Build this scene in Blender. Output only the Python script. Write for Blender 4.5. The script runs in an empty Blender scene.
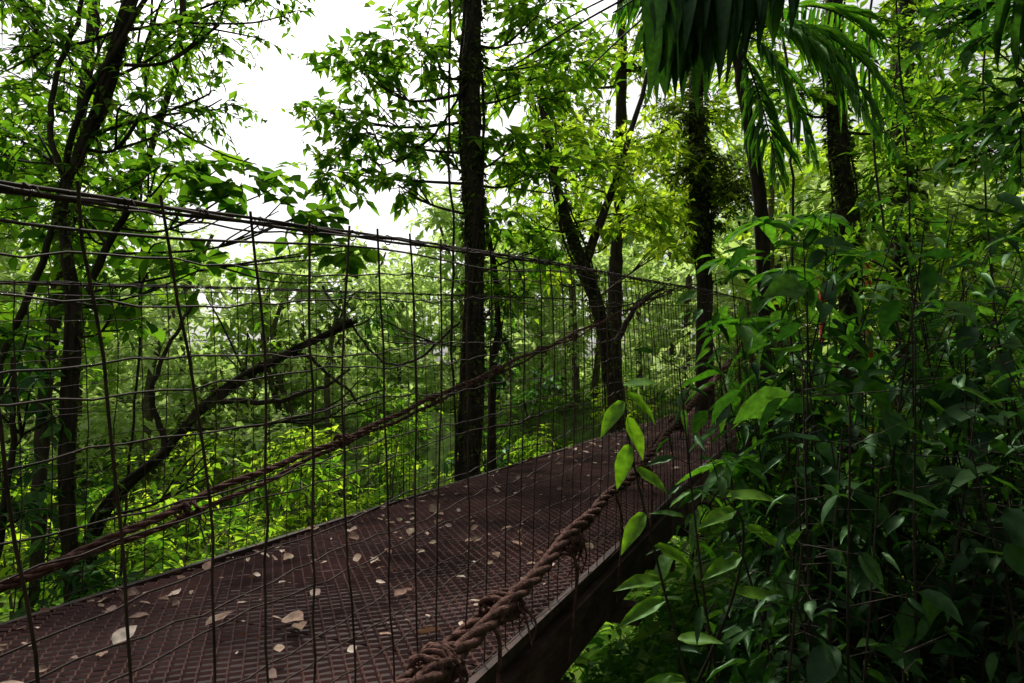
import bpy, math
import numpy as np
rng=np.random.default_rng(11)
scene=bpy.context.scene
scene.view_settings.view_transform='Standard'
scene.view_settings.look='None'
scene.view_settings.exposure=0

# ------------------------------------------------------------ helpers
def nrm(a):
    a=np.asarray(a,float); return a/(np.linalg.norm(a,axis=-1,keepdims=True)+1e-9)
D=np.array([.3886,.9214,0]); N=np.array([-.9214,.3886,0]); DECK=-.668
def B(t,p,z):
    t=np.asarray(t,float)
    return t[...,None]*D+np.asarray(p,float)[...,None]*N+np.asarray(z,float)[...,None]*np.array([0,0,1.])
def tp(P): return P@D, P@N
def ground_h(x,y):
    x=np.asarray(x,float); y=np.asarray(y,float)
    t=x*D[0]+y*D[1]; p=x*N[0]+y*N[1]
    ss=lambda a,b,v:(lambda k:k*k*(3-2*k))(np.clip((v-a)/(b-a),0,1))
    rav=ss(.2,3.5,p)*(1-ss(15,20,t))*ss(-6,-2,t)
    h=-1.45-1.9*rav-.5*ss(1,8,t)*(1-ss(14,18,t))
    h=h+np.clip(-p-1.5,0,20)*.16-np.clip(p-7,0,10)*.08+np.clip(p-18,0,30)*.12+ss(16,20,t)*.5
    h=h+.12*np.sin(x*1.3+.5)*np.cos(y*1.1)+.06*np.sin(x*3.1+y*2.3)
    return h

class Mesh:
    def __init__(s): s.v=[];s.f=[];s.n=0
    def add(s,V,F,mi=0,smooth=False):
        V=np.asarray(V,float).reshape(-1,3);F=np.asarray(F,int)
        if len(V)==0: return
        s.v.append(V);s.f.append((F+s.n,mi,smooth));s.n+=len(V)
    def build(s,name,mats,parent=None):
        me=bpy.data.meshes.new(name)
        V=np.concatenate(s.v)
        loops=np.concatenate([f.ravel() for f,_,_ in s.f])
        tot=np.concatenate([np.full(len(f),f.shape[1]) for f,_,_ in s.f])
        mi=np.concatenate([np.full(len(f),m) for f,m,_ in s.f])
        sm=np.concatenate([np.full(len(f),b) for f,_,b in s.f])
        me.vertices.add(len(V));me.vertices.foreach_set('co',V.ravel())
        me.loops.add(len(loops));me.loops.foreach_set('vertex_index',loops.astype(np.int32))
        me.polygons.add(len(tot))
        st=np.concatenate([[0],np.cumsum(tot)[:-1]])
        me.polygons.foreach_set('loop_start',st.astype(np.int32))
        me.polygons.foreach_set('loop_total',tot.astype(np.int32))
        for m in mats: me.materials.append(m)
        me.polygons.foreach_set('material_index',mi.astype(np.int32))
        me.polygons.foreach_set('use_smooth',sm.astype(bool))
        me.update(calc_edges=True); me.validate()
        ob=bpy.data.objects.new(name,me); scene.collection.objects.link(ob)
        if parent: ob.parent=parent
        return ob
def empty(name):
    e=bpy.data.objects.new(name,None); scene.collection.objects.link(e); return e

def resample(P,n):
    P=np.asarray(P,float)
    if len(P)<3:
        k=np.linspace(0,1,n)[:,None]; return P[0]*(1-k)+P[-1]*k
    E=np.vstack([2*P[0]-P[1],P,2*P[-1]-P[-2]]); m=len(P)-1
    u=np.linspace(0,m-1e-6,n); i=u.astype(int); f=(u-i)[:,None]
    a,b,c,d=E[i],E[i+1],E[i+2],E[i+3]
    return .5*((2*b)+(-a+c)*f+(2*a-5*b+4*c-d)*f**2+(-a+3*b-3*c+d)*f**3)
def tube(M,P,r,sides=8,mi=0,rough=0.0):
    P=np.asarray(P,float);n=len(P); r=np.broadcast_to(np.asarray(r,float),(n,))
    T=nrm(np.gradient(P,axis=0))
    ref=np.array([0,0,1.]) if abs(nrm(P[-1]-P[0])[2])<.8 else np.array([1.,.2,0])
    X=nrm(np.cross(T,ref));Y=np.cross(T,X)
    a=np.arange(sides)/sides*2*np.pi
    rr=r[:,None]*np.ones((1,sides))
    if rough: 
        lob=1+rough*np.sin(a*3+np.linspace(0,6,n)[:,None])+rough*rng.normal(0,.5,(n,sides))
        rr=rr*lob
    V=P[:,None]+rr[...,None]*(np.cos(a)[None,:,None]*X[:,None]+np.sin(a)[None,:,None]*Y[:,None])
    i=np.arange(n-1)[:,None]*sides; j=np.arange(sides)[None]; k=(j+1)%sides
    F=np.stack([i+j,i+k,i+sides+k,i+sides+j],-1).reshape(-1,4)
    M.add(V,F,mi,True)
def box(M,corners8,mi=0):
    F=[[0,3,2,1],[4,5,6,7],[0,1,5,4],[1,2,6,5],[2,3,7,6],[3,0,4,7]]
    M.add(corners8,F,mi)
def bbox_bridge(M,t0,t1,p0,p1,z0,z1,mi=0):
    c=[(t0,p0,z0),(t1,p0,z0),(t1,p1,z0),(t0,p1,z0),(t0,p0,z1),(t1,p0,z1),(t1,p1,z1),(t0,p1,z1)]
    c=np.array(c); box(M,B(c[:,0],c[:,1],c[:,2]),mi)

T8=np.array([[0,0,0],[-.40,.25,.04],[.40,.25,.04],[0,.28,-.02],[-.42,.55,.03],[.42,.55,.03],[0,.6,-.03],[0,1,-.13]])
F8t=np.array([[0,3,1],[0,2,3],[4,6,7],[6,5,7],[1,3,6],[1,6,4],[3,2,5],[3,5,6]])
yy=[.12,.32,.55,.78]; wd=[.26,.47,.46,.27]
T14=[[0,0,0]]
for q,(a_,b_) in enumerate(zip(yy,wd)):
    T14+=[[-b_,a_-.02,.07],[0,a_,-.0],[b_,a_-.02,.07]]
T14+=[[0,1,0]]; T14=np.array(T14)
F14=[[0,2,1],[0,3,2]]
for q in range(3):
    o_=1+q*3; F14+=[[o_,o_+1,o_+4],[o_,o_+4,o_+3],[o_+1,o_+2,o_+5],[o_+1,o_+5,o_+4]]
F14+=[[10,11,13],[11,12,13]]; F14=np.array(F14)
T5=np.array([[0,0,0],[-.5,.42,.08],[.5,.42,.08],[0,.45,0],[0,1,-.08]])
F5=np.array([[0,3,1],[0,2,3],[3,4,1],[2,4,3]])
def leaves(M,pos,d,up,L,W,mi=1,hi=False,keepout=True,droop=0):
    pos=np.asarray(pos,float).reshape(-1,3); n=len(pos)
    if n==0: return
    d=nrm(np.broadcast_to(d,(n,3)));up=np.broadcast_to(up,(n,3));L=np.broadcast_to(L,(n,)).astype(float);W=np.broadcast_to(W,(n,)).astype(float)
    mid=pos+d*L[:,None]*.5
    if keepout:
        t,p=tp(mid); bad=(p>.5)&(p<2.12)&(mid[:,2]>-1.0)&(mid[:,2]<1.7+0*t)&(t<19)
        rad=np.linalg.norm(mid,axis=1)<.85
        k=~(bad|rad); pos,d,up,L,W=pos[k],d[k],up[k],L[k],W[k]; n=len(pos)
        if n==0: return
    x=nrm(np.cross(d,up)); z=np.cross(x,d)
    T,FF={False:(T5,F5),True:(T8,F8t),2:(T14,F14)}[hi]
    curl=rng.uniform(-.3,1.6,n)+droop
    tz=T[None,:,2]-(T[None,:,1]**2)*curl[:,None]*.18
    if hi==2: tz=tz+.025*np.sin(T[None,:,1]*14+rng.uniform(0,6,(n,1)))*np.abs(T[None,:,0])*2
    V=pos[:,None]+x[:,None]*(T[None,:,0]*W[:,None])[...,None]+d[:,None]*(T[None,:,1]*L[:,None])[...,None]+z[:,None]*(tz*L[:,None])[...,None]
    m=len(T); o=(np.arange(n)*m)[:,None,None]
    M.add(V,(FF[None]+o).reshape(-1,3),mi,bool(hi))
def twigs(M,A,Bm,C,r,mi=0):
    n=len(A)
    if n==0: return
    P=np.stack([A,Bm,C],1); T=nrm(C-A); X=nrm(np.cross(T,[.1,.2,1.]));Y=np.cross(T,X)
    a=np.arange(3)/3*2*np.pi; rr=np.array([1,.7,.25])*r
    V=P[:,:,None]+rr[None,:,None,None]*(np.cos(a)[None,None,:,None]*X[:,None,None]+np.sin(a)[None,None,:,None]*Y[:,None,None])
    F=[]
    for s in range(2):
        for j in range(3):
            k=(j+1)%3;F.append([s*3+j,s*3+k,s*3+3+k,s*3+3+j])
    M.add(V,(np.array(F)[None]+(np.arange(n)*9)[:,None,None]).reshape(-1,4),mi)
def clump(M,c,r,nt,nl,L,ratio=.42,flat=.65,mi=1,hi=False,tw=True,droop=.3,jit=.35):
    c=np.asarray(c,float)
    u=nrm(rng.normal(size=(nt,3))); u[:,2]*=flat
    st=c+u*r*rng.uniform(.0,.75,(nt,1))
    d=nrm(u+rng.normal(0,.4,(nt,3))+[0,0,.1]); d[:,2]*=.7; d=nrm(d)
    tl=r*rng.uniform(.4,.85,nt)
    s=np.linspace(.12,1,nl)[None]+rng.normal(0,.03,(nt,nl))
    pos=st[:,None]+d[:,None]*(tl[:,None]*s)[...,None]; pos[...,2]-=.28*tl[:,None]*s**2
    side=nrm(np.cross(d,[0,0,1.]))[:,None]*np.where(np.arange(nl)%2==0,1,-1)[None,:,None]
    ld=d[:,None]*rng.uniform(.3,.8,(nt,nl,1))+side*.8+np.array([0,0,-droop])+rng.normal(0,jit,(nt,nl,3))
    up=np.array([0,0,1.])+rng.normal(0,.4,(nt,nl,3))
    LL=L*rng.uniform(.5,1.2,(nt*nl)); 
    leaves(M,pos.reshape(-1,3),ld.reshape(-1,3),up.reshape(-1,3),LL,LL*ratio*rng.uniform(.8,1.2,nt*nl),mi,hi)
    if tw:
        e=st+d*tl[:,None]; e[:,2]-=.28*tl; m=st+d*tl[:,None]*.5; m[:,2]-=.07*tl
        t,p=tp(e); k=~((p>.4)&(p<2.2)&(e[:,2]<1.7)&(t<19))
        twigs(M,st[k],m[k],e[k],.012*max(r,.4)/.6*.6,0)

# ------------------------------------------------------------ materials
def newmat(name):
    m=bpy.data.materials.new(name);m.use_nodes=True;nt=m.node_tree;nt.nodes.clear();return m,nt
def leaf_mat(name,cols,tcol=(1.6,1.9,.7),tf=.45,gloss=.05,simple=False,rough=.4):
    m,nt=newmat(name);n=nt.nodes;l=nt.links
    out=n.new('ShaderNodeOutputMaterial');g=n.new('ShaderNodeNewGeometry')
    r=n.new('ShaderNodeValToRGB');cr=r.color_ramp
    while len(cr.elements)<len(cols): cr.elements.new(.5)
    for i,c in enumerate(cols):
        cr.elements[i].position=i/(len(cols)-1);cr.elements[i].color=(*c,1)
    l.new(g.outputs['Random Per Island'],r.inputs[0])
    src=r.outputs[0]
    if not simple:
        no2=n.new('ShaderNodeTexNoise');no2.inputs['Scale'].default_value=45;no2.inputs['Detail'].default_value=2
        tc=n.new('ShaderNodeTexCoord');l.new(tc.outputs['Object'],no2.inputs['Vector'])
        mr2=n.new('ShaderNodeMapRange');mr2.inputs[1].default_value=.3;mr2.inputs[2].default_value=.7;mr2.inputs[3].default_value=.6;mr2.inputs[4].default_value=1.35
        l.new(no2.outputs['Fac'],mr2.inputs[0])
        mx=n.new('ShaderNodeVectorMath');mx.operation='SCALE';l.new(src,mx.inputs[0]);l.new(mr2.outputs[0],mx.inputs['Scale'])
        src=mx.outputs[0]
    p=n.new('ShaderNodeBsdfDiffuse'); l.new(src,p.inputs[0])
    t=n.new('ShaderNodeBsdfTranslucent');tm=n.new('ShaderNodeVectorMath');tm.operation='MULTIPLY';tm.inputs[1].default_value=tcol
    l.new(src,tm.inputs[0]);l.new(tm.outputs[0],t.inputs[0])
    ms=n.new('ShaderNodeMixShader');ms.inputs[0].default_value=tf
    l.new(p.outputs[0],ms.inputs[1]);l.new(t.outputs[0],ms.inputs[2]);last=ms.outputs[0]
    if not simple:
        gl=n.new('ShaderNodeBsdfGlossy');gl.inputs['Roughness'].default_value=rough;gl.inputs[0].default_value=(.55,.85,.5,1)
        m2=n.new('ShaderNodeMixShader');m2.inputs[0].default_value=gloss
        l.new(last,m2.inputs[1]);l.new(gl.outputs[0],m2.inputs[2]);last=m2.outputs[0]
    l.new(last,out.inputs[0])
    return m
def noise_mat(name,c1,c2,scale=8,rough=.85,bump=.4,c3=None,stretch=(1,1,1),spec=.3,detail=5):
    m,nt=newmat(name);n=nt.nodes;l=nt.links
    out=n.new('ShaderNodeOutputMaterial');p=n.new('ShaderNodeBsdfPrincipled');l.new(p.outputs[0],out.inputs[0])
    p.inputs['Roughness'].default_value=rough;p.inputs['Specular IOR Level'].default_value=spec
    tc=n.new('ShaderNodeTexCoord');mp=n.new('ShaderNodeMapping');mp.inputs['Scale'].default_value=stretch
    l.new(tc.outputs['Object'],mp.inputs[0])
    no=n.new('ShaderNodeTexNoise');no.inputs['Scale'].default_value=scale;no.inputs['Detail'].default_value=detail;no.inputs['Roughness'].default_value=.65
    l.new(mp.outputs[0],no.inputs['Vector'])
    r=n.new('ShaderNodeValToRGB');r.color_ramp.elements[0].position=.35;r.color_ramp.elements[1].position=.65
    r.color_ramp.elements[0].color=(*c1,1);r.color_ramp.elements[1].color=(*c2,1)
    if c3: e=r.color_ramp.elements.new(.78);e.color=(*c3,1)
    l.new(no.outputs['Fac'],r.inputs[0]);l.new(r.outputs[0],p.inputs['Base Color'])
    if bump:
        b=n.new('ShaderNodeBump');b.inputs['Strength'].default_value=bump;b.inputs['Distance'].default_value=.02
        l.new(no.outputs['Fac'],b.inputs['Height']);l.new(b.outputs[0],p.inputs['Normal'])
    return m
bark=noise_mat('bark',(.010,.008,.005),(.040,.030,.019),14,c3=(.045,.08,.014),stretch=(1,1,.35),bump=.8,spec=.15)
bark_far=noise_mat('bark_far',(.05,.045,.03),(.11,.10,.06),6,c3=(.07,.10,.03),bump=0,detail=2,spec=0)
L_left=leaf_mat('leaf_left',[(.022,.065,.010),(.05,.12,.016),(.09,.18,.022),(.14,.23,.03)],tcol=(2.0,2.2,.6),tf=.55,simple=True)
L_mid=leaf_mat('leaf_mid',[(.026,.07,.010),(.06,.14,.018),(.11,.20,.025),(.18,.27,.04)],tcol=(2.0,2.2,.6),tf=.56,simple=True)
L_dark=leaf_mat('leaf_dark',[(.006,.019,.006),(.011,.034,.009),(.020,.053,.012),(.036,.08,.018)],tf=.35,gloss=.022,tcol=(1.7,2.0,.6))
L_shrub=leaf_mat('leaf_shrub',[(.009,.030,.008),(.018,.058,.012),(.038,.095,.018),(.065,.14,.025)],tcol=(1.7,2.0,.6),tf=.44,gloss=.022)
L_moss=leaf_mat('leaf_moss',[(.03,.035,.012),(.055,.08,.018),(.09,.12,.03)],tf=.3,simple=True)
L_shade=leaf_mat('leaf_shade',[(.010,.03,.008),(.02,.055,.012)],tf=.25,simple=True)
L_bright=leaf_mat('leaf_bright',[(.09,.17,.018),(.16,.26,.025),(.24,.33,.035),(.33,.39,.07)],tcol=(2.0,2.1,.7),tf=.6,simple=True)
L_far_haze=leaf_mat('leaf_far_haze',[(.20,.30,.08),(.30,.40,.13),(.40,.48,.20),(.36,.45,.25)],tcol=(1.6,1.7,1.1),tf=.5,simple=True)  # distance haze put into the leaf colour: paled greens, no mist volume
L_under=leaf_mat('leaf_under',[(.04,.10,.014),(.08,.17,.022),(.14,.23,.035),(.21,.30,.06)],tcol=(1.8,2.0,.7),tf=.52,simple=True)
L_plant=leaf_mat('leaf_plant',[(.022,.075,.010),(.045,.125,.016),(.085,.18,.026)],tcol=(1.9,2.2,.6),tf=.5,gloss=.025)
L_palm=leaf_mat('leaf_palm',[(.012,.036,.010),(.025,.065,.014)],tcol=(1.8,2.1,.6),tf=.45,gloss=.03)
L_dry=leaf_mat('leaf_dry',[(.10,.055,.04),(.26,.17,.13),(.34,.24,.19),(.16,.08,.06),(.50,.40,.34)],tcol=(1,.8,.5),tf=.1,gloss=.01)
soil=noise_mat('forest_soil',(.03,.04,.015),(.08,.14,.03),2.5,c3=(.13,.22,.05),bump=.6,spec=0)
rust=noise_mat('rusted_wire',(.018,.011,.009),(.055,.030,.022),25,rough=.75,bump=0,detail=2,spec=.2)
grate_m=noise_mat('grate_steel',(.055,.028,.024),(.21,.105,.088),2.5,rough=.6,bump=0,spec=.35,c3=(.24,.14,.12))
plate_m=noise_mat('deck_plate',(.013,.008,.007),(.05,.028,.024),4,rough=.8,bump=0,spec=.2)
rope_m=noise_mat('rope_fibre',(.035,.017,.013),(.13,.065,.05),40,rough=.9,bump=.8,spec=.1,c3=(.10,.08,.045))
wood_m=noise_mat('old_wood',(.025,.014,.011),(.08,.047,.036),6,bump=.7,stretch=(1,1,3),c3=(.04,.055,.015),spec=.1)
red_m=noise_mat('red_paint',(.30,.02,.015),(.42,.04,.03),8,rough=.5,bump=0)

# ------------------------------------------------------------ terrain
g=np.sinh(np.linspace(-1,1,161)*4.2)/np.sinh(4.2)*220
X,Y=np.meshgrid(g,g,indexing='ij'); Z=ground_h(X,Y)
Z=np.where(np.hypot(X,Y)>60,np.minimum(Z,2.5),Z)
M=Mesh(); n=161; i,j=np.meshgrid(np.arange(n-1),np.arange(n-1),indexing='ij'); a=i*n+j
M.add(np.stack([X,Y,Z],-1),np.stack([a,a+n,a+n+1,a+1],-1).reshape(-1,4),0,True)
M.build('ground',[soil])

# ------------------------------------------------------------ bridge
br=empty('suspension_footbridge')
T0,T1=-3.0,18.0; PR,PL=.67,1.97
topz=lambda t: np.interp(t,[-3,0,.39,1.06,1.96,3.08,6,12,18],[.12,.14,.165,.235,.325,.43,.70,1.2,1.75])
cabR=lambda t: np.interp(t,[-3,0,1.06,1.79,2.71,4.6,7.4,12,18],[-.45,-.56,-.54,-.50,-.405,-.165,.16,.85,1.9])
cabL=lambda t: np.interp(t,[-3,0,1.14,1.81,3.13,9.05,12,18],[-.5,-.61,-.57,-.46,-.22,.93,1.5,2.4])
M=Mesh(); ts=np.arange(T0,T1,.024); ps=np.arange(PR,PL+.001,.0217)
K,J=len(ts),len(ps)
tt=ts[:,None]+.0095*np.where((np.arange(K)[:,None]+np.arange(J)[None])%2==0,1,-1)+rng.normal(0,.0008,(K,J))
pp=np.broadcast_to(ps[None],tt.shape)+rng.normal(0,.0006,(K,J)); w=.0030
sag=.007*np.sin(tt*2.1)+.005*np.sin(tt*5+pp*4)+rng.normal(0,.0007,(K,J))
V=np.stack([B(tt-w,pp,DECK-.004+sag),B(tt,pp,DECK+.003+sag),B(tt+w,pp,DECK-.004+sag)],2)
k,j=np.meshgrid(np.arange(K),np.arange(J-1),indexing='ij'); b0=(k*J+j)*3
F=np.concatenate([np.stack([b0+q,b0+3+q,b0+4+q,b0+1+q],-1).reshape(-1,4) for q in (0,1)])
M.add(V,F,0)
M.build('deck_grating',[grate_m],br)
M=Mesh()
for t in np.arange(T0,T1,1.5):
    bbox_bridge(M,t,t+1.49,PR,PL,DECK-.045,DECK-.022,0)
M.build('deck_plate',[plate_m],br)
M=Mesh()
for p0,p1 in ((PR-.03,PR+.045),(PL-.045,PL+.03)):
    for t in np.arange(T0,T1,3): bbox_bridge(M,t,t+2.99,p0,p1,DECK-.19,DECK-.046)
for t in np.arange(T0+.3,T1,.75): bbox_bridge(M,t,t+.07,PR-.1,PL+.1,DECK-.26,DECK-.192)
M.build('deck_beams',[wood_m],br)
M=Mesh()
for p0,p1 in ((PR-.012,PR+.010),(PL-.010,PL+.012)): bbox_bridge(M,T0,T1,p0,p1,DECK-.02,DECK+.006)
M.build('edge_angles',[rust],br)
def fence(name,P,lean,bot=-.66):
    M=Mesh()
    tv=np.arange(T0+.03,T1,.097)
    for t in tv:
        tz=topz(t); s=np.linspace(0,1,16); tz=float(tz)
        ph=rng.uniform(0,6); am=rng.uniform(.003,.015)
        tt=t+lean*(.5-s)*rng.uniform(.6,1.4)+am*np.sin(s*rng.uniform(3,9)+ph)+.02*np.sin(s*3.1+.4)*np.sin(t*1.3)+rng.normal(0,.0015,16)+rng.normal(0,.007)
        pp=P+.02*np.sin(s*3+t)+.012*np.sin(t*1.7+s*2)+rng.normal(0,.001,16)
        tube(M,B(tt,pp,bot+(tz+.008-bot)*s),.0019,5)
    R=17; tl=np.arange(T0,T1,.04)
    for k in range(R):
        s=(k+.25*np.sin(k*2.3))/(R-1) if 0<k<R-1 else k/(R-1)
        z=bot+(topz(tl)-bot)*s+.006*np.sin(tl*rng.uniform(2,5)+k)+.005*np.sin(tl*rng.uniform(9,14)+k*3)+.0022*np.sin(tl*63+k*2)+rng.normal(0,.0008,len(tl))
        pp=P+.02*np.sin(s*3+tl)+.012*np.sin(tl*1.7+s*2)+.003
        tube(M,B(tl,pp,z),.0013,5)
    tl=np.arange(T0,T1,.03)
    for k in range(3):
        a=tl*9+k*2.1; rr=.004
        tube(M,B(tl,P+.012*np.sin(tl*1.7+2)+rr*np.cos(a),topz(tl)+.004+rr*np.sin(a)),.0023,6)
    tube(M,B(tl,P-.006+0*tl,topz(tl)-.014-.016*np.sin(tl*3.3)**2),.0018,5)
    for t in np.arange(T0,T1,.097):
        a=np.linspace(0,3*np.pi,12)
        tube(M,B(t+a*.0012,P+.012*np.sin(t*1.7+2)+.008*np.cos(a),topz(t)+.003+.008*np.sin(a)),.0012,4)
    return M.build(name,[rust],br)
fence('mesh_fence_near',PR-.02,.11)
fence('mesh_fence_far',PL+.02,.05)
def rope(M,fn,P,R,strands=3,pitch=26,dp=0,dz=0,t0=T0,t1=T1):
    tl=np.arange(t0,t1,.014); z=fn(tl)
    ker=np.ones(41)/41; z=np.convolve(np.pad(z,20,'edge'),ker,'valid')
    wp=.012*np.sin(tl*3.3+dp*90)+.004*np.sin(tl*11); wz=.01*np.sin(tl*4.1+dz*70)+.004*np.sin(tl*13+1)
    for k in range(strands):
        a=tl*pitch+k*2*np.pi/strands+.5*np.sin(tl*5)
        tube(M,B(tl,P+dp+wp+R*.55*np.cos(a),z+dz+wz+R*.55*np.sin(a)),R*.52*(1+.08*rng.normal(size=len(tl))),7)
    nf=1200; t=rng.uniform(t0,t1*.6,nf); z=fn(t); a=rng.uniform(0,6.28,nf)
    A=B(t,P+dp+R*.8*np.cos(a),z+dz+R*.8*np.sin(a)); C=A+rng.normal(0,.016,(nf,3))+nrm(rng.normal(size=(nf,3)))*.01
    twigs(M,A,(A+C)/2,C,.0009)
def wrap(M,t,P,z,R,turns,L=.06):
    a=np.linspace(0,turns*2*np.pi,turns*14)
    q=(a/a[-1]-.5)*L+.008*np.sin(a*.37+t)
    Rr=R*(1+.10*rng.normal(size=len(a)))
    tube(M,B(t+q,P+Rr*np.cos(a),z+Rr*.85*np.sin(a)),.006,6)
    E=B(np.array([t+L/2]),np.array([P-R]),np.array([z]))[0]
    for q in range(3):
        e=E+[rng.normal(0,.03),rng.normal(0,.03),-rng.uniform(.03,.1)]
        tube(M,resample([E,(E+e)/2+rng.normal(0,.012,3),e],8),np.linspace(.004,.002,8),5)
M=Mesh()
rope(M,cabR,PR-.035,.018,3,24,0,0)
rope(M,cabR,PR-.035,.015,3,30,.035,-.03)
for t,tu in ((1.15,4),(1.45,3),(1.95,4),(2.9,3),(3.9,3),(5.2,3),(6.6,3)):
    wrap(M,t,PR-.02,float(cabR(t))-.015,.034,tu,.06)
    wrap(M,t+.04,PR-.02,float(cabR(t))-.02,.038,3,.03)
for t in np.arange(.8,12,.55):
    z0=float(cabR(t)); 
    if z0<.5: tube(M,resample([B(t,PR-.045,z0),B(t+.03,PR-.06,(z0+DECK)/2),B(t,PR-.045,DECK-.15)],10),.005,5)
rope(M,cabL,PL+.035,.014,3,26)
rope(M,cabL,PL+.035,.010,3,30,.03,-.045)
for t in np.arange(.9,12,.9): wrap(M,t,PL+.04,float(cabL(t))-.01,.03,4,.06)
M.build('rope_cables',[rope_m],br)
M=Mesh()
for t in (T0-.1,T1+.05):
    for p in (PR-.2,PL+.2):
        q=B(t,p,0.); h=float(ground_h(q[0],q[1]))
        tube(M,resample([B(t,p,h-.3),B(t,p,.8),B(t,p,2.7)],8),.09,10,0,.03)
    bbox_bridge(M,t-.06,t+.06,PR-.35,PL+.35,2.3,2.42)
bbox_bridge(M,T1+.2,T1+1.6,PR-.2,PL+.2,DECK-.5,DECK-.01)
M.build('end_portals',[wood_m],br)
M=Mesh(); n=950
t=rng.uniform(0,1,n)**1.35*12+.1; p=np.where(rng.uniform(size=n)<.45,PL-.03-np.abs(rng.normal(0,.25,n)),rng.uniform(PR+.03,PL-.03,n)); p=np.clip(p,PR+.03,PL-.02)
L=rng.uniform(.010,.044,n)*rng.choice([1,1,1.8],n); an=rng.uniform(0,6.28,n)
leaves(M,B(t,p,np.full(n,DECK+.013)),np.stack([np.cos(an),np.sin(an),rng.normal(.05,.16,n)],-1),np.array([0,0,1.])+rng.normal(0,.35,(n,3)),L,L*rng.uniform(.35,.85,n),0,2,False,droop=-.5)
M.build('fallen_leaves',[L_dry])

# ------------------------------------------------------------ trees
def tree(name,trunk,r0,r1,clumps,L,leafm,ratio=.42,hi=False,barkm=bark,branches=(),nt_k=90,nl=9,rough=.06,sides=10,moss=0,ml=1):
    M=Mesh(); P=resample(trunk,40); P=P+np.cumsum(rng.normal(0,.006,P.shape),0)*[1,1,0]
    tube(M,P,np.linspace(r0,r1,40)*(1+.06*rng.normal(size=40)),sides,0,rough)
    if moss:
        i=rng.integers(0,40,moss); a=rng.uniform(0,6.28,moss); o=np.stack([np.cos(a),np.sin(a),0*a],-1)
        pos=P[i]+o*r0*.95+np.stack([0*a,0*a,rng.normal(0,.12,moss)],-1)
        leaves(M,pos,o+rng.normal(0,.5,(moss,3))+[0,0,-.5],np.array([0,0,1.])+rng.normal(0,.5,(moss,3)),rng.uniform(.02,.09,moss)*ml,rng.uniform(.015,.05,moss)*ml,2)
        for q in range(3):
            Q=P.copy(); aa=np.linspace(0,5+q*2,40)+q*2; Q[:,0]+=np.cos(aa)*r0*1.08;Q[:,1]+=np.sin(aa)*r0*1.08; tube(M,Q,.014,5)
    for b in branches:
        Q=resample(b[0],24); Q+=np.cumsum(rng.normal(0,.008,Q.shape),0)
        tube(M,Q,np.linspace(b[1],b[2],24),7,0,.05)
    for c in clumps:
        c0=np.array(c[:3],float); r=c[3]; k=c[4] if len(c)>4 else 1
        dist=np.linalg.norm(P-c0,axis=1)+np.clip(P[:,2]-c0[2]+.3,0,9)*1.5
        a=P[dist.argmin()]
        mid=(a+c0)/2+rng.normal(0,.08,3)*np.linalg.norm(c0-a)+[0,0,-.08]
        tube(M,resample([a,mid,c0],12),np.linspace(min(r1*.6,.032*max(r,.5)),.006,12),6,0,.04)
        for q in range(3):
            e=c0+rng.normal(0,.5,3)*r; tube(M,resample([mid,(mid+e)/2+rng.normal(0,.06,3),e],8),np.linspace(.009,.004,8),5)
        clump(M,c0,r,int(nt_k*k*r*r/.36),nl,L,ratio,hi=hi)
    return M.build(name,[barkm,leafm,L_moss])
tree('tall_forest_tree',[(-.42,6,-3.3),(-.41,6,-.8),(-.37,6,1),(-.40,6.05,2.2),(-.38,6.1,3.5),(-.3,6.2,6.5)],.10,.08,
  [(-1.3,6.4,2.3,.5),(-.85,6.3,3.0,.55),(-.75,6.3,2.15,.45),(-1.05,6.2,1.75,.3),(.1,6.4,2.7,.5),(.35,6.6,2.0,.45),(-.1,6.3,1.35,.4),(.6,6.8,3.2,.5),(-.5,6.6,3.9,.6,.8),(-.15,6.3,.7,.35),(-1.45,6.4,2.9,.45),(0,6.2,2.1,.4),(.3,6.4,1.2,.35),(.25,6.3,3.4,.5),(-1.75,6.6,2.0,.38),(-1.9,6.6,2.6,.3)],.16,L_mid,nt_k=60,nl=8,moss=3000,ml=.9)
tree('leaning_tree',[(1.5,9.6,-3.4),(1.42,9.4,-.6),(1.2,9.2,.6),(.95,9,1.4),(.72,9,2.0),(.5,9,2.8),(.3,9.1,4.2)],.12,.05,
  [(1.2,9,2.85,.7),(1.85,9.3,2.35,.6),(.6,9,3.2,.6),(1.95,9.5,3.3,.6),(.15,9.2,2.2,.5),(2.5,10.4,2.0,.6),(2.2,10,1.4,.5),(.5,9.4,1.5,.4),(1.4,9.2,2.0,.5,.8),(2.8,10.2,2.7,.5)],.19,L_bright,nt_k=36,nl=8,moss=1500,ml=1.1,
  branches=[([(.95,9,1.4),(1.25,9.1,2.2),(1.6,9.2,3.2),(1.9,9.3,4.3)],.07,.03),([(1.3,9.3,.3),(1.7,9.5,.9),(2.2,9.9,1.3)],.05,.02)])
tree('slender_tree',[(-2.5,4.1,-3.2),(-2.55,4,-.9),(-2.56,4,.4),(-2.6,4,1.05),(-2.4,4,1.6),(-2.22,4.05,2.3),(-1.9,4.2,4)],.030,.020,
  [(-2.75,4.1,2.0,.45),(-2.1,4.2,2.1,.40),(-1.8,4.1,2.15,.3,.8),(-3.1,4.3,1.5,.42),(-2.25,4.1,1.6,.38),(-3.2,4.2,2.4,.5),(-2.7,4.3,1.2,.35),(-1.55,4.2,2.4,.28),(-1.9,4.3,1.7,.25)],.085,L_left,nt_k=90,nl=9,moss=500,
  branches=[([(-2.6,4,1.05),(-2.75,4,1.5),(-2.6,4,2.1),(-2.35,4.1,2.8)],.020,.010),([(-3.6,4.6,-.3),(-3.0,4.3,.8),(-2.6,4,1.6),(-2.2,4,2.4)],.025,.015)])
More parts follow.
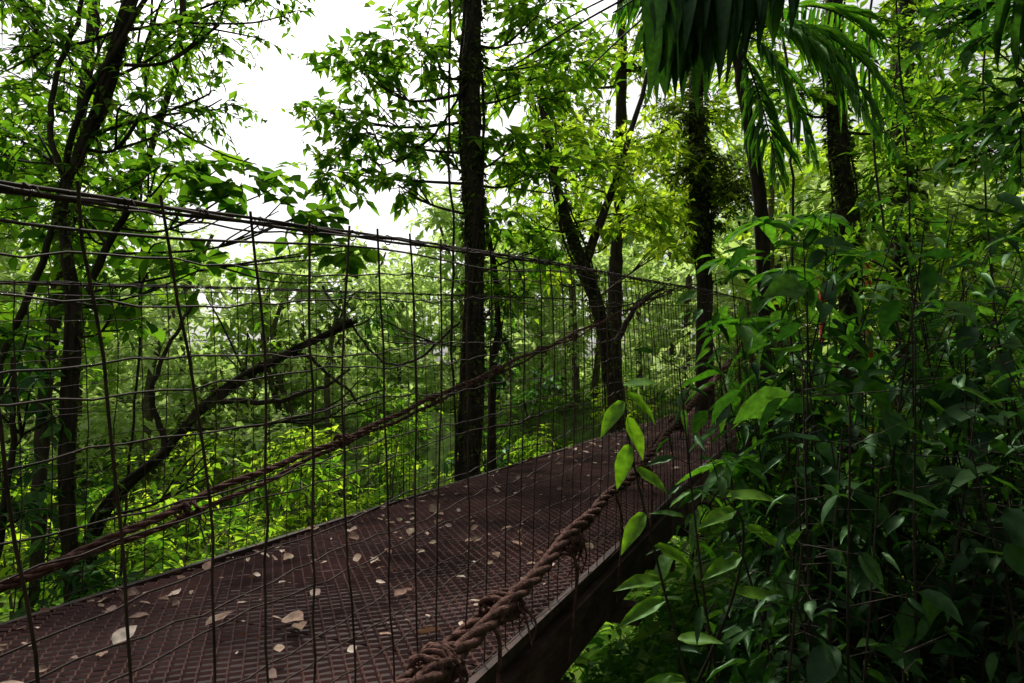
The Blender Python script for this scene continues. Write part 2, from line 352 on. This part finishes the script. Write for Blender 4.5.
tree('broadleaf_tree',[(-3.3,5.3,-3.3),(-3.3,5.2,-.5),(-3.2,5.2,.7),(-2.9,5.1,1.3),(-2.6,5,2.2),(-2.5,5,3.4)],.033,.020,
  [(-2.5,5,1.55,.42),(-2.0,5,1.4,.38),(-1.6,5.1,1.2,.3),(-3.4,5.3,1.3,.5),(-4.2,5.6,1.8,.6),(-3.0,5.2,.55,.42),(-2.4,5.2,.8,.36,.8),(-3.9,5.5,.3,.5),(-1.3,5.2,.95,.25)],.15,L_left,ratio=.75,nt_k=42,nl=6,hi=2)
tree('forest_edge_tree',[(-5.2,7.6,-3.5),(-5.1,7.5,0),(-4.8,7.4,2.2),(-4.6,7.4,4.5)],.08,.05,
  [(-4.4,7.3,2.4,.6),(-5.2,7.5,3.2,.8),(-4.2,7.4,3.6,.6),(-5.6,7.8,1.8,.8),(-3.7,7.4,1.9,.45),(-3.4,7.5,4.1,.5),(-4.6,7.6,1.2,.6),(-5.8,8,.5,.8)],.17,L_mid,nt_k=32,nl=8)
tree('bent_tree',[(-3.0,4.6,-3),(-2.75,4.5,-1.1),(-2.3,4.55,-.5),(-2.0,4.6,-.15),(-1.6,4.7,.12),(-1.1,4.75,.38)],.038,.020,
  [(-1.2,4.9,.5,.3,.6),(-.9,4.9,-.1,.28,.6),(-1.9,4.9,.3,.3,.6),(-2.1,4.8,-.6,.3,.7)],.11,L_mid,nt_k=40,nl=7,moss=900,
  branches=[([(-2.0,4.6,-.15),(-1.7,4.7,-.2),(-1.35,4.8,-.1),(-1.1,4.9,.05)],.022,.010),([(-1.6,4.7,.12),(-1.35,4.75,.05),(-1.05,4.8,-.25)],.018,.008),([(-2.3,4.55,-.5),(-2.4,4.6,0),(-2.2,4.7,.5)],.022,.010)])
tree('understory_tree',[(-.15,6.6,-3.2),(-.2,6.5,-.5),(-.1,6.4,.6),(-.2,6.4,1.6)],.05,.02,
  [(-.15,6.5,.1,.32),(.3,7,-.1,.3,.7),(-.3,6.8,-.8,.4,.8),(-1.4,6.6,.6,.35,.7),(-.1,6.5,.5,.3)],.13,L_shrub,nt_k=55,nl=8)
tree('slope_shrub',[(-2.9,3.9,-3.2),(-2.9,3.8,-1.6),(-2.8,3.8,-.6),(-2.8,3.8,.1)],.03,.012,
  [(-2.75,3.9,-.1,.28,.8),(-2.9,4.0,-.7,.38),(-2.5,3.9,-1.1,.35),(-3.2,4.1,.2,.3,.8),(-2.2,3.9,-1.2,.3)],.12,L_shrub,nt_k=60,nl=8,hi=True)
tree('mossy_tree',[(4.5,9.2,-2.3),(4.45,9,0),(4.5,9,2),(4.4,9,4),(4.6,9.2,7)],.14,.11,
  [(3.7,9,3.8,.8),(4.9,8.7,2.7,.6),(5.6,9.2,3.6,.8),(5.8,9,1.6,.6),(6.2,9.4,5,.9),(4.0,8.3,1.5,.5),(4.6,8.6,4.4,.7),(5.4,9,2.2,.5)],.17,L_mid,nt_k=30,nl=9,moss=3000,ml=1.5)
tree('vine_covered_tree',[(2.95,10.6,-2.5),(2.9,10.4,0),(2.85,10.2,2),(2.8,10.2,4),(3,10.4,7)],.13,.11,
  [(2.75,10.0,3.1,.6,1.6),(2.6,10,3.9,.5),(3.25,10.1,2.8,.55,1.5),(2.9,10.0,2.3,.42,1.5)],.11,L_moss,nt_k=80,nl=8,moss=3500,ml=1.5)
tree('canopy_tree',[(7,12,-1.5),(6.9,12,2),(7,12,5),(7.2,12,9)],.2,.12,
  [(6,11.5,3,1),(7.8,11.6,2.3,1.0),(6.9,11.2,4.6,1.0),(8.6,12,4,1.2),(8.2,10.8,.9,1),(6.4,11.6,1.2,.8),(5.4,11.8,2.2,.6),(7.2,12.4,.3,.8)],.2,L_mid,nt_k=22,nl=9,moss=1500,ml=1.8)
tree('crowned_forest_tree',[(2.2,14.5,-2.8),(2.1,14.3,1),(2.3,14.2,4),(2.4,14.2,8)],.17,.1,
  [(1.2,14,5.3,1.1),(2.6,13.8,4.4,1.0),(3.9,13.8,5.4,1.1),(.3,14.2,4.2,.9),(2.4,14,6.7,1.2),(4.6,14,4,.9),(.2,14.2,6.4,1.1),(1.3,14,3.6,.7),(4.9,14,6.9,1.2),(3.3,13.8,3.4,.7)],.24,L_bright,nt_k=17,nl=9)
tree('overhanging_tree',[(5.0,4.4,-1.2),(4.9,4.3,.8),(4.6,4.2,2.2),(4.2,4.1,4)],.09,.05,
  [(2.5,3.3,1.35,.36),(2.75,3.6,2.0,.4),(3.3,4.0,1.5,.5),(3.5,4.2,2.4,.5),(3.0,3.6,.8,.42),(3.6,4.4,.5,.5)],.12,L_shrub,nt_k=65,nl=8,hi=2)
tree('unseen_shade_tree',[(1.9,-1.8,-1.6),(1.8,-1.7,1.2),(1.6,-1.5,3),(1.5,-1,4.5)],.16,.09,  # unseen tree, added above and behind camera to darken right foreground and deck
  [(1.2,-.6,3.6,1.1),(2.6,0,3.4,1.1),(3.4,1.7,3.4,1),(3.3,-.6,2.6,1),(4.2,1.2,2.5,1),(2.6,-1.5,1.4,1),(3.8,.4,1.4,.9),(3.8,2.6,2.9,.9),(1.5,-2.6,.8,1.1),(3,-2.6,0,1.2),(1.4,-2.4,2.2,1.0)],.24,L_shade,nt_k=20,nl=9)

def palm_frond(M,base,tip,sag,n=34,L=.5,W=.035,mi=1,hang=.6,r0=.012,hi=2,dr=1.4):
    base=np.array(base,float);tip=np.array(tip,float)
    s=np.linspace(0,1,n+8)[:,None]; P=base*(1-s)+tip*s; P[:,2]+=sag*4*(s*(1-s))[:,0]
    tube(M,P,np.linspace(r0,.003,len(P)),5,0)
    P=P[8:]; T=nrm(np.gradient(P,axis=0)); side=nrm(np.cross(T,[0,0,1.]))
    k=np.sin(np.linspace(.35,2.9,len(P)))
    for sg in (1,-1):
        keep=rng.uniform(size=len(P))<.9
        Pk=P[keep];Tk=T[keep];sk_=side[keep]
        d=Tk*.55+sk_*sg*.8+np.array([0,0,-hang])+rng.normal(0,.14,Pk.shape)
        LL=L*k[keep]*rng.uniform(.7,1.15,len(Pk))
        leaves(M,Pk,d,np.array([0,0,1.])+sk_*sg*.3,LL,W*rng.uniform(.6,1.2,len(Pk)),mi,hi,True,droop=dr)
M=Mesh()
tube(M,resample([(2.0,5.3,-2.2),(1.93,5.2,0),(1.88,5.1,1.2),(1.76,5,1.9),(1.68,5,2.5)],30),np.linspace(.055,.045,30)*(1+.08*rng.normal(size=30)),10,0,.08)
for (dx,dy,dz,sg) in [(-.75,-.2,.1,.35),(.35,-.3,-1.0,.3),(.95,-.1,-.6,.35),(1.0,.3,.1,.3),(-.6,.3,.5,.3),(.35,-.6,.5,.25),(.6,-.5,-.85,.35),(.8,-.3,-.95,.45),(.15,-.3,-1.15,.15)]:
    palm_frond(M,(1.68,5,2.5),(1.68+dx*1.25,5+dy,2.5+dz),sg,26,.42,.035,hang=.35,dr=.8)
M.build('palm_tree',[bark,L_plant])
M=Mesh()
tube(M,resample([(3.3,2.9,-1.5),(3.3,3.0,.3),(2.9,3.1,1.6),(2.3,3.0,2.2)],24),np.linspace(.05,.035,24),9,0,.04)
for tip,sg in [((.05,2.4,1.14),.12),((.28,2.45,1.12),.18),((.6,2.7,1.3),.2),((.35,2.3,1.25),.1),((2.6,2.6,1.25),.2),((3.0,3.4,1.5),.3),((.6,2.4,1.45),.1),((.15,2.9,1.5),.1)]:
    palm_frond(M,(1.7,2.9,2.0),tip,sg,17,.52,.072,hang=1.2,r0=.010,dr=.6)
M.build('drooping_palm',[bark,L_palm])

# ------------------------------------------------------------ right foreground shrubs
def shrub(name,stems,L,ratio,leafm,nl=16,hi=2,whorl=0,kind=None):
    M=Mesh()
    for si,(b,tpt) in enumerate(stems):
        b=np.array(b,float);tpt=np.array(tpt,float)
        mid=(b+tpt)/2+rng.normal(0,.1,3)
        k=rng.choice([0,1,2]) if kind is None else kind
        nn=[nl,nl,int(nl*.6)][k]; ls=[.75,1.1,1.3][k]; rt=[.46,.25,.50][k]*ratio/.5
        P=resample([b,mid,tpt],nn+6); tube(M,P,np.linspace(.006,.002,len(P)),6,0)
        Q=P[4:]; m=len(Q); ang=np.arange(m)*2.4+rng.uniform(0,6)
        out=np.stack([np.cos(ang),np.sin(ang),0*ang],-1)
        ls*=rng.uniform(.8,1.15)
        for rep in range(2):
            o=out if rep==0 else -out+rng.normal(0,.25,out.shape)
            LL=L*ls*rng.uniform(.45,1.15,m)*np.linspace(1.1,.65,m)
            pet=(.06 if k<2 else .10)*rng.uniform(.4,1.8,(m,1))
            e=Q+o*pet+[0,0,.015]
            twigs(M,Q,(Q+e)/2,e,.002)
            leaves(M,e,o+np.array([0,0,-.4])+rng.normal(0,.38,out.shape),np.array([0,0,1.])+rng.normal(0,.4,out.shape),LL,LL*rt*rng.uniform(.8,1.2,m),1,hi,True,droop=1.0)
        if whorl:
            a=np.arange(whorl)*6.283/whorl+rng.uniform(0,6); o=np.stack([np.cos(a),np.sin(a),rng.uniform(-.3,.3,whorl)],-1)
            leaves(M,np.repeat(tpt[None],whorl,0),o,np.array([0,0,1.])+rng.normal(0,.2,(whorl,3)),L*rng.uniform(.8,1.25,whorl),L*.34*np.ones(whorl),1,hi,True,droop=1.3)
    return M.build(name,[bark,leafm])
st=[]
for k in range(64):
    y=rng.uniform(2.2,3.7); u=rng.uniform(.36,.88); x=u*y
    top=rng.uniform(.0,.66)*(y/2.8)
    st.append(((x+rng.normal(0,.1),y+rng.normal(0,.1),-1.5),(x+rng.normal(0,.2),y-.1+rng.normal(0,.15),top)))
shrub('broadleaf_shrub',st,.17,.5,L_shrub,20)
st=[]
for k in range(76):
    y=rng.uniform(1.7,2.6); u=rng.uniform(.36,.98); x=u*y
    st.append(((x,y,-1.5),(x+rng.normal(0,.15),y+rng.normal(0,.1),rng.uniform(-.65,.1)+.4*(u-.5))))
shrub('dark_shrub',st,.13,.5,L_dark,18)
shrub('tall_leafy_plant',[((1.15,3.0,-1.5),(1.1,2.95,.66)),((1.3,3.1,-1.5),(1.35,3.0,.7)),((1.0,3.1,-1.4),(.97,3.0,.5)),((1.5,3.2,-1.4),(1.6,3.1,.55)),((.95,2.8,-1.5),(.9,2.7,.2)),((1.2,2.6,-1.5),(1.0,2.5,.38)),((.85,2.5,-1.5),(.76,2.35,-.3)),((1.1,2.6,-1.5),(.98,2.4,-.1))],.19,.6,L_plant,13,whorl=8,kind=1)
M=Mesh()
S=resample([(.62,1.95,-1.4),(.50,1.95,-.9),(.40,1.93,-.5),(.33,1.92,-.2),(.31,1.9,-.03)],30)
tube(M,S,np.linspace(.005,.002,30),6,0)
S2=resample([(.50,1.95,-.9),(.60,1.9,-.62),(.63,1.88,-.42),(.58,1.87,-.33)],20); tube(M,S2,np.linspace(.005,.002,20),6,0)
pos=[S[29],S[27],S[25],S[22],S[20],S[17],S[15],S[12],S[10],S2[19],S2[16],S2[13],S2[10],S2[7],S[8],S[28],S[13]]
dr=[(.5,-.2,.1),(-.6,-.3,-.6),(.35,-.3,-.9),(-.35,-.3,-.95),(.6,-.2,-.4),(-.5,-.4,-.5),(.7,-.1,-.3),(-.8,-.2,-.25),(.7,-.4,.1),(.7,-.3,.1),(-.7,-.3,-.2),(.8,-.2,-.3),(-.8,-.3,-.3),(.8,-.2,0),(-.9,-.1,0),(.9,-.1,-.5),(-.9,-.3,.1)]
leaves(M,pos,np.array(dr),np.array([.1,-.5,.9]),np.array([.1,.12,.13,.13,.11,.13,.13,.16,.13,.14,.13,.14,.14,.13,.14,.12,.14]),.05,1,2,False,droop=.4)
M.build('green_sapling',[bark,leaf_mat('leaf_sapling',[(.09,.20,.015),(.13,.25,.02)],tcol=(1.9,2.1,.5),tf=.58,gloss=.02)])

# ------------------------------------------------------------ undergrowth mass
M=Mesh()
for k in range(1500):
    if k<600: x,y=rng.uniform(-7,7),rng.uniform(1.2,10)
    else: 
        a=rng.uniform(-1.15,1.15); r=rng.uniform(4,28); x,y=r*math.sin(a),r*math.cos(a)
    t=x*D[0]+y*D[1];p=x*N[0]+y*N[1]
    if math.hypot(x,y)<1.6: continue
    g0=float(ground_h(x,y)); r=math.hypot(x,y)
    far=r>9; nl=rng.integers(9,20) if not far else 16
    hgt=rng.uniform(.2,.75) if not (-.2<p<2.5) else rng.uniform(.15,.4)
    if far: hgt*=2
    az=rng.uniform(0,6.28,nl); el=rng.uniform(.2,1.3,nl)
    d=np.stack([np.cos(az)*np.cos(el),np.sin(az)*np.cos(el),np.sin(el)],-1)
    base=np.array([x,y,g0]); e=base+d*hgt*rng.uniform(.4,1,(nl,1))
    twigs(M,np.repeat(base[None],nl,0),base+d*hgt*.3,e,.004)
    LL=rng.uniform(.10,.24,nl)*(1.9 if far else 1)
    leaves(M,e,d*[1,1,.2]+[0,0,-.15],np.array([0,0,1.])+rng.normal(0,.3,(nl,3)),LL,LL*rng.uniform(.35,.6),1,not far)
for k in range(110):
    x,y=rng.uniform(-6,4),rng.uniform(3,9); p=x*N[0]+y*N[1]
    if -.1<p<2.4: continue
    b=np.array([x,y,float(ground_h(x,y))])
    for q in range(6):
        a=rng.uniform(0,6.28); l=rng.uniform(.5,1.0)
        palm_frond(M,b,b+[math.cos(a)*l*.7,math.sin(a)*l*.7,l*.55],.12,14,.16,.03,1,.15,.004,hi=False)
for k in range(300):
    y=rng.uniform(1.9,5); x=rng.uniform(-.05,.45)*y; p=x*N[0]+y*N[1]
    if p>1.2: continue
    g0=float(ground_h(x,y)); clump(M,(x,y,g0+rng.uniform(.05,.35)),.2,4,6,.075,.5,hi=True,mi=2)
M.build('undergrowth',[bark,L_under,L_plant])

M=Mesh()
for k in range(120):
    x=rng.uniform(-12,5); y=rng.uniform(5.5,19); p=x*N[0]+y*N[1]
    if p<3: continue
    g0=float(ground_h(x,y)); z=g0+rng.uniform(.4,2.8)
    tube(M,resample([(x,y,g0-.1),(x+rng.normal(0,.15),y,(g0+z)/2),(x,y,z)],8),np.linspace(.03,.01,8),5,0)
    clump(M,(x,y,z),rng.uniform(.45,.9),28,8,.18,.45,mi=int(rng.choice([1,1,2])))
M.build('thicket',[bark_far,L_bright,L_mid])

# ------------------------------------------------------------ distant trees
M=Mesh()
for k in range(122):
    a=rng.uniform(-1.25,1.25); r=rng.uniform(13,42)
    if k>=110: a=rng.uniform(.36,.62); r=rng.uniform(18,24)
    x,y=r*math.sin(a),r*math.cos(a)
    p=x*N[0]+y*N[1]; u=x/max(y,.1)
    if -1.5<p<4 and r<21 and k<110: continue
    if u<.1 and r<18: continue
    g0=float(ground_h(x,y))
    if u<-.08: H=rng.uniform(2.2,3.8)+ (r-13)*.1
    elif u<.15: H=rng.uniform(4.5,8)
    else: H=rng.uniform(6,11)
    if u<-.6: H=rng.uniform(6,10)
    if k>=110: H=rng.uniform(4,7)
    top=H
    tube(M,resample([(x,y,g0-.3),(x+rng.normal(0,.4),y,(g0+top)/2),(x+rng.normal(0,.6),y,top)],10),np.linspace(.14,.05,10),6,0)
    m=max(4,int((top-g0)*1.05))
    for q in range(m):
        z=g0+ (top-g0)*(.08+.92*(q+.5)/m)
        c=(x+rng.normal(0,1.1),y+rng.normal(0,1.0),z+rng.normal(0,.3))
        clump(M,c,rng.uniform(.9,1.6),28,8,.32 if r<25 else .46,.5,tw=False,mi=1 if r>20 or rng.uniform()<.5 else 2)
M.build('distant_trees',[bark_far,L_far_haze,L_bright])

M=Mesh()
for (a,b,c) in [((4.9,8.5,6),(4.95,8.4,2),(5.1,8.5,-1.5)),((3.9,7,5),(3.8,7,2),(4.1,7,-1)),((5.8,8,6),(5.6,8,2),(5.7,8,-1)),((-1.4,6.3,2.3),(-1.0,6.2,1.9),(-.45,6,2.5)),((-4,5.4,4),(-3.2,5,3),(-2.9,4.8,1.5)),((-.55,5.9,5),(-.6,5.9,2),(-.5,6,-2)),((2.4,6,4),(2.5,6,1.5),(2.45,6,-1.5)),((-3.5,6.5,4),(-3.4,6.4,1),(-3.6,6.5,-2)),((-1.9,6.8,.9),(-1.2,6.6,.2),(-.4,6.1,.7))]:
    Q=resample([a,b,c],40);Q+=np.cumsum(rng.normal(0,.012,Q.shape),0); tube(M,Q,.012,6)
M.build('hanging_lianas',[bark])

M=Mesh()
for x in (6.6,7.6):
    c=np.array([(x-.04,14.45,-2),(x+.04,14.45,-2),(x+.04,14.53,-2),(x-.04,14.53,-2),(x-.04,14.45,2.6),(x+.04,14.45,2.6),(x+.04,14.53,2.6),(x-.04,14.53,2.6)],float); box(M,c)
for z in (1.5,2.4):
    c=np.array([(6.4,14.38,z),(7.8,14.38,z),(7.8,14.44,z),(6.4,14.44,z),(6.4,14.38,z+.1),(7.8,14.38,z+.1),(7.8,14.44,z+.1),(6.4,14.44,z+.1)],float); box(M,c)
M.build('red_railing',[red_m])

# ------------------------------------------------------------ light
w=bpy.data.worlds.new('World');scene.world=w;w.use_nodes=True
nt=w.node_tree;nt.nodes.clear()
o=nt.nodes.new('ShaderNodeOutputWorld');bg=nt.nodes.new('ShaderNodeBackground');sk=nt.nodes.new('ShaderNodeTexSky')
sk.sky_type='NISHITA';sk.sun_disc=False;EL=math.radians(50);AZ=math.radians(-18)
sk.sun_elevation=EL;sk.sun_rotation=AZ;sk.dust_density=5;sk.air_density=1.2
hs=nt.nodes.new('ShaderNodeHueSaturation');hs.inputs['Saturation'].default_value=.2
nt.links.new(sk.outputs[0],hs.inputs['Color']);nt.links.new(hs.outputs[0],bg.inputs[0]);bg.inputs[1].default_value=.15
nt.links.new(bg.outputs[0],o.inputs[0])
sl=bpy.data.lights.new('sun','SUN');sl.energy=5.0;sl.angle=math.radians(6);sl.color=(1,.96,.88)
so=bpy.data.objects.new('sun',sl);scene.collection.objects.link(so)
from mathutils import Vector
dirv=Vector((math.sin(AZ)*math.cos(EL),math.cos(AZ)*math.cos(EL),math.sin(EL)))
so.rotation_euler=dirv.to_track_quat('Z','Y').to_euler()
cam=bpy.data.cameras.new('camera');cam.lens=24;cam.sensor_width=36;cam.clip_start=.05;cam.clip_end=1000
co=bpy.data.objects.new('camera',cam);scene.collection.objects.link(co)
co.rotation_euler=(math.radians(92.8),0,0);scene.camera=co
